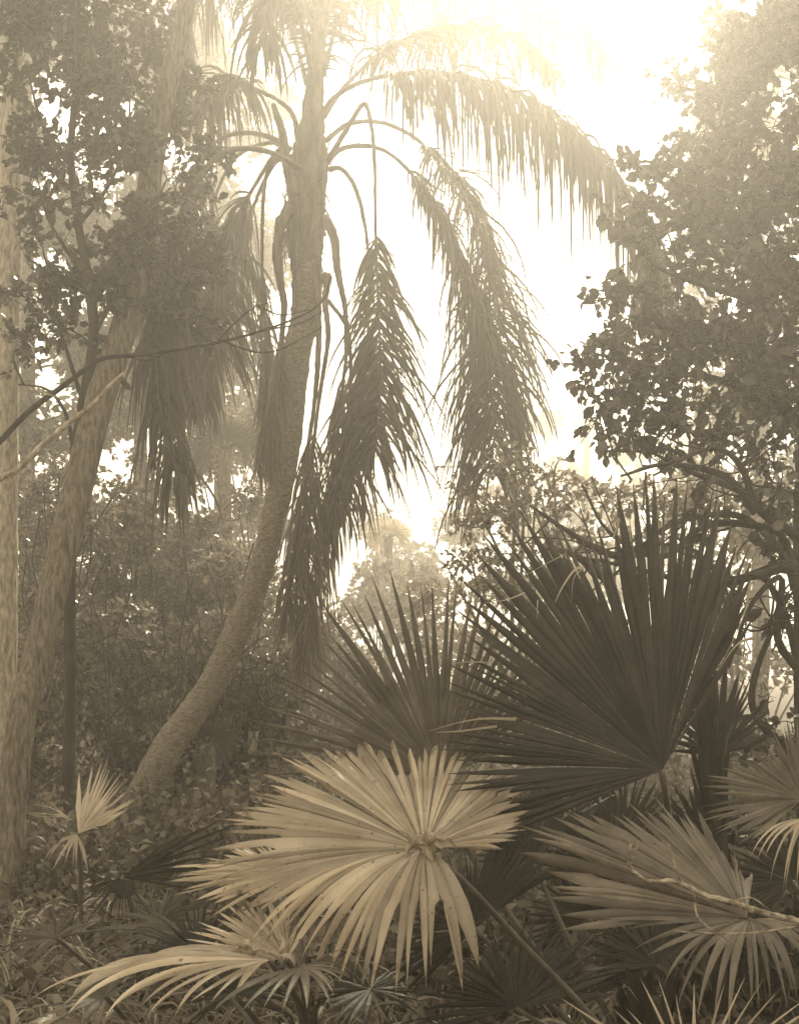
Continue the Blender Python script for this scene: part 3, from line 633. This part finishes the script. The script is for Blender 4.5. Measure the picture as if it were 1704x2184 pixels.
bg_tree('distant_tree', 'very faint wide tree in the mist behind the small-leaved shrub', 'tree', 1250, 48, cl_rand(26, 1100, 1500, 800, 1250, 46, 52, 30, 55), .25, 30, 'leafp', .3)
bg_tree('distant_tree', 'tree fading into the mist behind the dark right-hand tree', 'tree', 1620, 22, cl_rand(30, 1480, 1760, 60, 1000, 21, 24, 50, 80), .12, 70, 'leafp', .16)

# small fan palms far off
def little_palm(x, y, D, rpx, label, mat='fanb', nl=9, name='small_fan_palm', h=None, group='small fan palms in the mist'):
    b = at(x, 1400 + 1.7 / D * F, D); b[2] = 0; r = thing(name, b, label, 'palm tree', group)
    C = at(x, y, D); mb = MB(); tube(mb, smooth_path([b, C], 8), [.11, .09], 8, jit=.05); mb.build('trunk', 'bark', r, True)
    for k in range(nl):
        a = k / nl * 2 * math.pi + rng.random() * .5; el = rng.uniform(-.1, 1.); pl = rpx * .45
        hx, hy = x + math.cos(a) * pl * math.cos(el), y - math.sin(el) * pl; dd = math.sin(a) * pl / F * D
        tips = []
        ax = math.atan2(-(hy - y), (hx - x) + 1e-3)
        for j in np.linspace(-1.9, 1.9, 9):
            tips.append((hx + math.cos(ax + j) * rpx * .6, hy - math.sin(ax + j) * rpx * .6 + rpx * .12, dd * .4 * math.cos(j)))
        fan(r, (hx, hy), D + dd, tips, 22, .5, [(x, y, D)], mat, .05, .3, K=6, prad=.012)
little_palm(828, 1150, 26, 62, 'small bright fan palm fading into the mist at mid height')
little_palm(480, 960, 17, 90, 'pale fan palm with hanging leaves left of the palm trunk', 'fan')
little_palm(440, 1590, 11.5, 75, 'small spiky fan palm behind the foot of the palm trunk', 'fan')

def far_post():
    b = at(536, 1740, 13); b[2] = 0
    mb = MB(); tube(mb, smooth_path([b + [0, 0, -.05], at(537, 1640, 13), at(540, 1560, 13)], 10), [.06, .055, .055], 10, jit=.04)
    o = mb.build('broken_trunk', 'barkp'); tag(o, 'short pale broken trunk standing in the undergrowth', 'tree stump')
far_post()

# ================================================================= FOREGROUND FAN PALMS
def palm_base(x, D, label, trunk=None, tr=.09, name='fan_palm', boots=30, h0=.3, tm='barkd'):
    b = at(x, 1400 + 1.7 / D * F, D); b[2] = 0
    r = thing(name, b, label, 'fan palm', 'fan palms in the foreground')
    mb = MB()
    pts = [b + [0, 0, -.05]] + ([at(*q) for q in trunk] if trunk else [b + [0, 0, h0]])
    P = smooth_path(pts, 24); tube(mb, P, [tr * 1.25, tr, tr * .9, tr * .6], 12, jit=.08)
    for i in range(boots):
        a = rng.random() * 6.28; t = rng.random(); c = P[int(t * 23)]; o_ = np.array([math.cos(a), math.sin(a), 0]); p0 = c + o_ * tr * .8; h = .12 + .12 * rng.random()
        Pp = np.array([p0 - [0, 0, .05], p0 + o_ * .02, p0 + o_ * .05 + [0, 0, h * .6], p0 + o_ * .07 + [0, 0, h]])
        ribbon(mb, Pp, np.tile(np.array([-math.sin(a), math.cos(a), 0]), (4, 1)), np.array([.04, .04, .025, .008]), -.3)
    mb.build('stem_base', tm, r, True)
    return r

pc = palm_base(1380, 5.0, 'fan palm with the big brightly lit round leaf in the centre foreground')
fan(pc, (905, 1812), 4.3, [(1095, 1800, .15), (1132, 1750, .3), (1150, 1700, .4), (1152, 1650, .5), (1112, 1633, .55), (1060, 1637, .6, .3), (1010, 1640, .6, .8), (992, 1612, .62, 1), (972, 1597, .62, 1), (935, 1592, .62, 1), (900, 1593, .62, 1), (857, 1593, .62, 1), (820, 1593, .6, .9), (780, 1592, .6, .7), (735, 1592, .55, .5), (690, 1590, .5, .3), (655, 1592, .45, .1),
     (605, 1626, .35), (560, 1668, .25), (505, 1708, .15), (440, 1760, .05), (400, 1800, 0), (405, 1850, -.05), (440, 1920, -.1), (500, 1980, -.15), (560, 2030, -.2, 0, .8), (640, 2070, -.25, 0, .6), (700, 2100, -.3, 0, .5), (745, 2118, -.35, 0, .45), (785, 2105, -.4, 0, .45), (822, 2122, -.42, 0, .45), (862, 2131, -.42, 0, .45), (925, 2126, -.4, 0, .45), (977, 2098, -.36, 0, .45), (1027, 2081, -.3, 0, .45)],
    96, .66, [(935, 1838, 4.42), (990, 1880, 4.5), (1110, 2010, 4.62), (1240, 2145, 4.75), (1380, 2310, 4.95)], 'fanb', .055, .7, wf=1.0, hook=.7, label='broad brightly lit round leaf with cut upper tips', prad=.014, jl=.05, K=15, twist=.45, grow=.97)
fan(pc, (938, 1655), 5.1, [(1180, 1560, .1), (1190, 1480, .1), (1165, 1405, .1), (1122, 1345, .1), (1097, 1318, .1), (1074, 1298, .1), (1045, 1273, .1), (1014, 1255, .1), (987, 1233, .1), (954, 1220, .1), (917, 1218, .1), (882, 1213, .1), (850, 1218, .1), (826, 1225, .1), (790, 1243, .1), (752, 1265, .1), (712, 1300, .1), (668, 1340, .05), (625, 1390, 0), (590, 1440, 0), (565, 1480, -.1), (550, 1520, -.1), (535, 1560, -.1), (540, 1605, -.1), (535, 1650, -.1)],
    42, .5, [(950, 1720, 5.15), (1050, 1900, 5.1), (1200, 2100, 5.05), (1370, 2330, 5)], 'fan', .03, .4, wf=.8, label='upright spiky leaf standing behind the brightly lit round leaf', jl=.035, K=12)
# dim lower leaves of the same palm
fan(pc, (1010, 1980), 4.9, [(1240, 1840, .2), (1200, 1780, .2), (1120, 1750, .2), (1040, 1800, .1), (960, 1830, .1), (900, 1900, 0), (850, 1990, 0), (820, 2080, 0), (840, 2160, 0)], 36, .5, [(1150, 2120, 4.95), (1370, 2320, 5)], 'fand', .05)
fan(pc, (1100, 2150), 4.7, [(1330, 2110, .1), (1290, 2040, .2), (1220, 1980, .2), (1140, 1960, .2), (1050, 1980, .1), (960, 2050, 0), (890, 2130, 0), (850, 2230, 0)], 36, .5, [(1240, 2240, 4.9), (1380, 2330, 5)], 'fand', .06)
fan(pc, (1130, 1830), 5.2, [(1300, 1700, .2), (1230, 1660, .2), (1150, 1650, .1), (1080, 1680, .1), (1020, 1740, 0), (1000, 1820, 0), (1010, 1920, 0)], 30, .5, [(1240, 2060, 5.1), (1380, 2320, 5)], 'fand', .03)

pr = palm_base(1520, 5.7, 'tallest fan palm, with the huge dark upright leaf at right', [(1525, 1800, 5.7), (1515, 1650, 5.65), (1512, 1480, 5.6)], .055)
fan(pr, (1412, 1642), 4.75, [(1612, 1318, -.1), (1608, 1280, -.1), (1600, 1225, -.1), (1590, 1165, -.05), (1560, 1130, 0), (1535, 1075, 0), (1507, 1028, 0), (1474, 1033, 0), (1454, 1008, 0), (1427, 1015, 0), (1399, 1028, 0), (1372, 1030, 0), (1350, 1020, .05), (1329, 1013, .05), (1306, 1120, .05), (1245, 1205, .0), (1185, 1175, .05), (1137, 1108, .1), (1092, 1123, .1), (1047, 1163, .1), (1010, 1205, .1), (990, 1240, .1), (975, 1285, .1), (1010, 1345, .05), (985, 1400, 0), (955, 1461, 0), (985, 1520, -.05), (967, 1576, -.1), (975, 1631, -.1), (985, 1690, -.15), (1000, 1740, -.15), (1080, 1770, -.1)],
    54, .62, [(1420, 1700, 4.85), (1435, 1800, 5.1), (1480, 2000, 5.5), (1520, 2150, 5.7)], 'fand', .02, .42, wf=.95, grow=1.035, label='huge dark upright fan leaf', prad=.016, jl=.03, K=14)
fan(pr, (1400, 1600), 5.4, [(1560, 1180, 0), (1500, 1120, 0), (1440, 1100, 0), (1380, 1080, 0), (1320, 1060, 0), (1285, 1080, 0), (1250, 1075, 0), (1202, 1075, 0), (1150, 1100, 0), (1110, 1160, 0), (1060, 1230, 0), (1020, 1330, 0), (1030, 1420, 0), (1040, 1500, 0)],
    36, .5, [(1440, 1800, 5.5), (1520, 2100, 5.7)], 'fan', .02, .4, wf=.7, label='paler upright leaf just behind the huge dark one')
fan(pr, (1592, 1958), 3.95, [(1592, 1890, .3), (1570, 1842, .3), (1530, 1796, .3), (1480, 1752, .28), (1440, 1722, .25), (1420, 1716, .22), (1377, 1716, .2), (1332, 1718, .16), (1267, 1745, .1), (1202, 1735, .05), (1140, 1758, 0), (1110, 1790, 0), (1115, 1828, 0), (1162, 1885, -.02), (1175, 1916, -.05), (1215, 1975, -.05)],
    44, .72, None, 'fanm', .04, .34, wf=.95, label='folded leaf sweeping left at lower right', K=13)
fan(pr, (1596, 1962), 3.95, [(1300, 1960, -.05), (1332, 1990, -.1), (1380, 2030, -.15), (1425, 2070, -.2), (1440, 2120, -.2), (1465, 2166, -.22), (1500, 2190, -.24), (1550, 2200, -.24), (1602, 2170, -.25), (1635, 2165, -.22), (1672, 2130, -.2), (1705, 2120, -.1), (1760, 2080, 0), (1780, 2010, .1)],
    24, .42, [(1640, 1990, 4.1), (1680, 2080, 4.6), (1640, 2200, 5.3), (1540, 2180, 5.65)], 'fanm', .06, .3, wf=.95, hook=.9, label='drooping fingers of the lower right leaf', K=13)
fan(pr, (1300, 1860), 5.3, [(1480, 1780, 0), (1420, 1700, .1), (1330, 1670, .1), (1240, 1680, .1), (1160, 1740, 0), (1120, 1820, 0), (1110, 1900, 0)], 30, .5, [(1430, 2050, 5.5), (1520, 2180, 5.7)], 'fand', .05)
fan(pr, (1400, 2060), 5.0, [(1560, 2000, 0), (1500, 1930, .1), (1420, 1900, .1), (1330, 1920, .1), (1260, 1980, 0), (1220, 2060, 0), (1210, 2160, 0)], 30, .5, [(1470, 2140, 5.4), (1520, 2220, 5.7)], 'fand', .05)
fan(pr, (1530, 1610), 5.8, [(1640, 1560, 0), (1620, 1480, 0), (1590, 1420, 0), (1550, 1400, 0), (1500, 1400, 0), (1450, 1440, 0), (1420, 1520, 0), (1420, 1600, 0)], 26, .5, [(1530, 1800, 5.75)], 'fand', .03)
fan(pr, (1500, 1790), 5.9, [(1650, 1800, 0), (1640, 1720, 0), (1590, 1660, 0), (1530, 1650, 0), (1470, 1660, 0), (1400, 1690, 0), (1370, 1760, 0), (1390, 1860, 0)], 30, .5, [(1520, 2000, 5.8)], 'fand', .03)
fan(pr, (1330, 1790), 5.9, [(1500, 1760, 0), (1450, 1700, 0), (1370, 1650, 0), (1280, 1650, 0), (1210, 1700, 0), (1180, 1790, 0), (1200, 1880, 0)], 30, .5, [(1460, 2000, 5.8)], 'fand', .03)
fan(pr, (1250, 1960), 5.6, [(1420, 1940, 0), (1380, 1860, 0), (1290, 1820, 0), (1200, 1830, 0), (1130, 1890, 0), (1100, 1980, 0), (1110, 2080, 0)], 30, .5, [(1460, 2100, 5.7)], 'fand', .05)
# dry twisted finger tips on the big leaf
for q in ([(1245, 1212), (1225, 1215), (1200, 1250), (1183, 1285)], [(1240, 1212), (1222, 1235), (1218, 1285)], [(1206, 1182), (1170, 1200), (1130, 1222), (1112, 1232)], [(1306, 1120), (1322, 1108), (1310, 1140), (1303, 1172)], [(1120, 1265), (1080, 1280), (1032, 1286)], [(1145, 1280), (1145, 1320)],
          [(1600, 1240), (1585, 1310), (1550, 1390), (1530, 1420)], [(1610, 1360), (1570, 1375), (1530, 1430)], [(1100, 1535), (1040, 1533), (985, 1540), (912, 1560)], [(1060, 1550), (980, 1560), (932, 1562)], [(1040, 1415), (1000, 1412), (965, 1416)]):
    dm = MB(); P = smooth_path([at(a, b_, 4.62) for a, b_ in q], 12); S = nrm(np.cross(np.gradient(P, axis=0), rng.normal(size=3))); ribbon(dm, P, S, .007 * np.linspace(1, .15, 12), .4)
    o = dm.build('dry_tip', 'dry', pr); o['label'] = 'dry curled pale finger tip'

ph = palm_base(1850, 5.4, 'fan palm at the right edge with pale half leaf pointing left')
fan(ph, (1712, 1705), 5.0, [(1800, 1560, 0), (1740, 1545, 0), (1690, 1550, 0), (1647, 1572, 0), (1602, 1600, 0), (1552, 1626, 0), (1522, 1651, 0), (1505, 1680, 0), (1502, 1716, 0), (1507, 1756, 0), (1550, 1780, -.05), (1602, 1795, -.1)], 44, .6, [(1760, 1800, 5.1), (1850, 2200, 5.4)], 'fanm', .05)
fan(ph, (1735, 1745), 4.5, [(1592, 1836, -.1), (1602, 1870, -.1), (1632, 1880, -.1), (1665, 1900, -.1), (1700, 1930, -.1), (1760, 1950, 0)], 14, .4, [(1780, 1850, 4.8), (1850, 2200, 5.4)], 'fanb', .05, wf=.9, hook=1.)
fan(ph, (1690, 1880), 5.1, [(1750, 1760, 0), (1640, 1750, 0), (1560, 1790, 0), (1520, 1870, 0), (1530, 1960, 0), (1560, 2040, 0)], 26, .5, [(1760, 2000, 5.2), (1850, 2250, 5.4)], 'fand', .05)

pe = palm_base(640, 4.7, 'low fan palm with small pale leaves at bottom left of centre', tr=.05, boots=8, h0=.12)
fan(pe, (612, 2046), 4.15, [(622, 1990, .2), (616, 1926, .25, .6), (590, 1928, .25, .6), (560, 1934, .25, .6), (525, 1930, .25, .6), (490, 1931, .2, .4), (460, 1943, .2, .3), (440, 1961, .15, .2), (425, 1981, .1), (400, 1998, .1), (385, 2021, .05), (398, 2056, 0)], 34, .66, [(650, 2120, 4.4), (650, 2280, 4.7)], 'fanb', .03, .34, label='small pale upright half-round leaf')
fan(pe, (648, 2062), 3.95, [(752, 2034, .15), (745, 2062, .05), (735, 2096, -.1), (708, 2125, -.2), (687, 2166, -.3), (645, 2150, -.35), (610, 2150, -.35), (570, 2158, -.35), (520, 2166, -.35), (470, 2160, -.3)], 16, .3, [(655, 2150, 4.3), (650, 2290, 4.7)], 'fanm', .06, .3, wf=.95, hook=1.9, label='low arching leaf with drooping fingers, right one', K=13)
fan(pe, (575, 2048), 4.0, [(470, 2150, -.35), (435, 2140, -.35), (400, 2158, -.32), (345, 2180, -.3), (290, 2172, -.25), (240, 2178, -.2), (200, 2168, -.15), (125, 2180, -.1), (90, 2150, 0), (170, 2110, .12), (270, 2070, .2), (330, 2040, .25)], 16, .3, [(640, 2150, 4.3), (650, 2290, 4.7)], 'fanb', .08, .3, wf=.95, hook=1.9, label='low arching leaf with long drooping fingers, left one', K=13)
fan(pe, (420, 2030), 4.9, [(560, 1960, .1), (500, 1925, .1), (420, 1915, .1), (330, 1950, .1), (270, 2000, 0), (240, 2060, -.1), (260, 2110, -.2), (330, 2140, -.2)], 26, .45, [(520, 2160, 4.8), (640, 2290, 4.7)], 'fand', .05, .3, wf=.8, hook=.6)
fan(pe, (608, 1862), 4.9, [(600, 1800, .15), (560, 1798, .15), (525, 1800, .15), (475, 1814, .1), (425, 1842, .1), (355, 1856, .05), (365, 1885, 0), (400, 1916, 0), (450, 1930, 0)], 34, .6, [(640, 2000, 4.85), (645, 2200, 4.7)], 'fanb', .04, .34)

pd = palm_base(300, 5.9, 'thin ragged dark fan palm at lower left', tr=.03, boots=0, h0=.15)
fan(pd, (262, 1872), 5.5, [(480, 1745, .2), (520, 1752, .2), (500, 1785, .2), (520, 1815, .2), (470, 1860, .1), (430, 1900, .1)], 18, .35, [(285, 1960, 5.7), (300, 2120, 5.9)], 'fand', .05, .3, wf=.6, jl=.12)
fan(pd, (262, 1874), 5.5, [(345, 1965, -.1), (300, 2010, -.1), (262, 2040, -.1), (225, 2000, -.1), (150, 1990, -.1), (90, 2040, -.1), (150, 1930, 0), (200, 1905, 0)], 15, .25, None, 'fand', .08, .3, wf=.5, jl=.14)

fan(pd, (395, 1985), 5.3, [(470, 2080, -.2), (400, 2110, -.2), (330, 2090, -.2), (250, 2080, -.15), (180, 2050, -.1), (150, 2000, 0), (210, 1960, .1), (290, 1930, .2)], 18, .4, [(340, 2060, 5.7), (300, 2120, 5.9)], 'fan', .08, .3, wf=.7, hook=1.2)
fan(pd, (330, 1900), 5.7, [(480, 1850, .1), (450, 1800, .1), (390, 1780, .1), (320, 1790, .1), (270, 1830, .1)], 14, .35, [(310, 2000, 5.8), (300, 2120, 5.9)], 'fan', .04, .3, wf=.6, jl=.1)
fan(pd, (120, 2000), 5.4, [(230, 1990, -.1), (190, 1930, 0), (120, 1900, .1), (50, 1930, .1), (0, 1990, 0), (-20, 2060, -.1), (40, 2100, -.2)], 16, .35, [(220, 2080, 5.7), (300, 2120, 5.9)], 'fan', .06, .3, wf=.6, hook=1., jl=.1)
fan(pe, (790, 2110), 4.6, [(900, 2160, -.1), (860, 2080, .1), (800, 2040, .2), (730, 2060, .1), (680, 2120, -.1), (700, 2190, -.3), (780, 2210, -.3)], 26, .45, [(700, 2230, 4.7)], 'fand', .05, .3, hook=.6)
fan(pd, (225, 2125), 5.0, [(330, 2170, -.2), (300, 2120, 0), (290, 2070, .1), (230, 2040, .2), (160, 2040, .1), (100, 2070, 0), (60, 2120, -.1), (80, 2180, -.3), (160, 2200, -.3)], 20, .35, [(280, 2180, 5.4), (300, 2160, 5.9)], 'fan', .08, .3, wf=.65, hook=1., jl=.1)
fan(pd, (340, 1965), 5.6, [(480, 1950, .1), (450, 1890, .1), (380, 1860, .2), (300, 1880, .2), (240, 1930, .1), (220, 1990, 0), (260, 2030, -.1)], 22, .4, [(310, 2060, 5.8), (300, 2120, 5.9)], 'fan', .06, .3, wf=.65, hook=1., jl=.1)
fan(pe, (500, 2120), 4.5, [(640, 2170, -.1), (610, 2100, 0), (560, 2060, .1), (480, 2050, .1), (410, 2080, 0), (370, 2140, -.1), (400, 2200, -.2)], 24, .4, [(600, 2240, 4.7)], 'fand', .06, .3, hook=.6)
pg = palm_base(175, 6.8, 'small fan palm with bright frayed upright leaf at far left', tr=.03, boots=0, h0=.2)
fan(pg, (168, 1778), 6.5, [(252, 1742, 0), (302, 1698, 0), (298, 1674, 0), (266, 1650, 0), (240, 1640, 0), (222, 1622, .1), (200, 1618, .1), (180, 1640, .1)], 20, .5, [(172, 1850, 6.65), (175, 2020, 6.8)], 'fanb', .0, .3, wf=.75, jl=.08, label='bright frayed upright leaf')
fan(pg, (165, 1780), 6.5, [(90, 1838, -.2), (118, 1860, -.2), (145, 1862, -.2), (165, 1858, -.2), (188, 1862, -.2)], 7, .3, None, 'dry', .25, .3, wf=1.0, label='dry white drooping fingers')
fan(pg, (150, 1745), 6.6, [(50, 1750, -.1), (46, 1720, 0), (57, 1684, 0)], 4, .2, None, 'dry', .1, .3, wf=.4)

pk = palm_base(1490, 3.9, 'low palm whose bright spear tips rise at the bottom right edge')
fan(pk, (1480, 2330), 3.5, [(1800, 2200, 0), (1760, 2140, 0), (1675, 2108, 0), (1597, 2056, 0), (1492, 2075, 0), (1447, 2106, 0), (1402, 2060, 0), (1327, 2106, 0), (1290, 2121, 0), (1222, 2128, 0), (1180, 2180, 0)], 15, .3, None, 'fanb', .03, .35, wf=.55, K=11)

# lichen twig across the lower right leaf
mb = MB()
tube(mb, smooth_path([at(*p, 3.6) for p in [(1760, 1990), (1704, 1966), (1640, 1950), (1560, 1925), (1500, 1908), (1440, 1880), (1380, 1878), (1342, 1845), (1345, 1800)]], 50), [.011, .010, .009, .007, .005, .004], 8, jit=.16)
for q in [[(1455, 1888), (1440, 1850), (1425, 1800)], [(1342, 1845), (1360, 1800), (1362, 1795)], [(1560, 1925), (1600, 1915), (1640, 1940)], [(1704, 1975), (1600, 1990), (1500, 1990), (1430, 1985)], [(1480, 1900), (1490, 1960), (1560, 2010)]]:
    tube(mb, smooth_path([at(*p, 3.6) for p in q], 14), [.004, .003, .002], 6, jit=.15)
tag(mb.build('lichen_branch', 'lichen', None, True), 'thin pale lichen-covered twig crossing the lower right leaf', 'branch')

# dry scraps caught at the hub of the lit leaf
mb = MB(); n = 26
P = np.array([at(870 + 70 * rng.random(), 1808 - 14 * rng.random(), 4.24) for _ in range(n)]); leaves(mb, P, rng.normal(size=(n, 3)), .05 + .03 * rng.random(n), np.full(n, .012), True, .3)
tag(mb.build('fallen_leaves', 'dry'), 'dry leaf scraps caught at the heart of the big brightly lit round leaf', 'fallen leaves')
mb = MB(); P = np.array([at(520 + 80 * rng.random(), 2042 - 14 * rng.random(), 4.05) for _ in range(n)]); leaves(mb, P, rng.normal(size=(n, 3)), .045 + .03 * rng.random(n), np.full(n, .011), True, .3)
tag(mb.build('fallen_leaves', 'dry'), 'dry leaf scraps lying on the low arching leaf', 'fallen leaves')

# strap leaved plants on the floor, bottom left
sp = [(40, 2120, 4.9, .62, .026, 'broad strap-leaved plant at the bottom left corner'), (150, 2090, 5.1, .55, .022, 'pale strap-leaved plant in the grass, second from the left corner'), (95, 2010, 5.6, .45, .014, 'strap-leaved plant in front of the leaning trunk foot'),
      (60, 1900, 6.5, .6, .012, 'tall grassy plant at the foot of the leaning trunk'), (250, 2060, 5.4, .4, .014, 'strap-leaved plant below the ragged dark fan palm'), (1290, 2080, 5.9, .4, .012, 'dim strap-leaved plant between the two large fan palms'), (360, 1960, 6.3, .4, .012, 'grassy plant left of the low fan palm'), (420, 1800, 8.5, .5, .012, 'grassy plant in front of the palm trunk foot')]
sp += [(10, 2060, 5.2, .6, .024, 'strap-leaved plant half cut off by the left edge'), (200, 2150, 4.8, .5, .024, 'low broad strap-leaved plant under the low arching palm leaf'), (330, 2110, 5.1, .42, .012, 'fine strap-leaved plant behind the low arching palm leaf')]
for x, y, D, L_, W_, lab in sp:
    b = at(x, y, D); b[2] = ground_h(b[0], b[1]); mb = MB(); r0 = b
    for k in range(3): blades(mb, b + rng.normal(size=3) * [.12, .1, 0], 20, L_, W_, 1.0, 1.8, 9)
    tag(mb.build('strap_leaf_plant', 'grass'), lab, 'plant', 'strap-leaved plants on the floor')

# ================================================================= MIST
def haze():
    x0, x1, y0, y1, z0, z1 = -95, 95, -86, 104, -1.2, 16.5
    V = np.array([[x, y, z] for z in (z0, z1) for x, y in ((x0, y0), (x1, y0), (x1, y1), (x0, y1))])
    mb = MB(); mb.add(V, [np.array([[3, 2, 1, 0], [4, 5, 6, 7], [0, 1, 5, 4], [1, 2, 6, 5], [2, 3, 7, 6], [3, 0, 4, 7]])])
    o = mb.build('haze', 'soil'); o['kind'] = 'stuff'
    m = bpy.data.materials.new('haze'); m.use_nodes = True; t = m.node_tree; t.nodes.clear()
    ou = t.nodes.new('ShaderNodeOutputMaterial'); v = t.nodes.new('ShaderNodeVolumePrincipled')
    v.inputs['Color'].default_value = (.97, .93, .86, 1); v.inputs['Density'].default_value = HAZE_DENSITY; v.inputs['Anisotropy'].default_value = .8
    t.links.new(v.outputs[0], ou.inputs['Volume']); o.data.materials.clear(); o.data.materials.append(m)
haze()
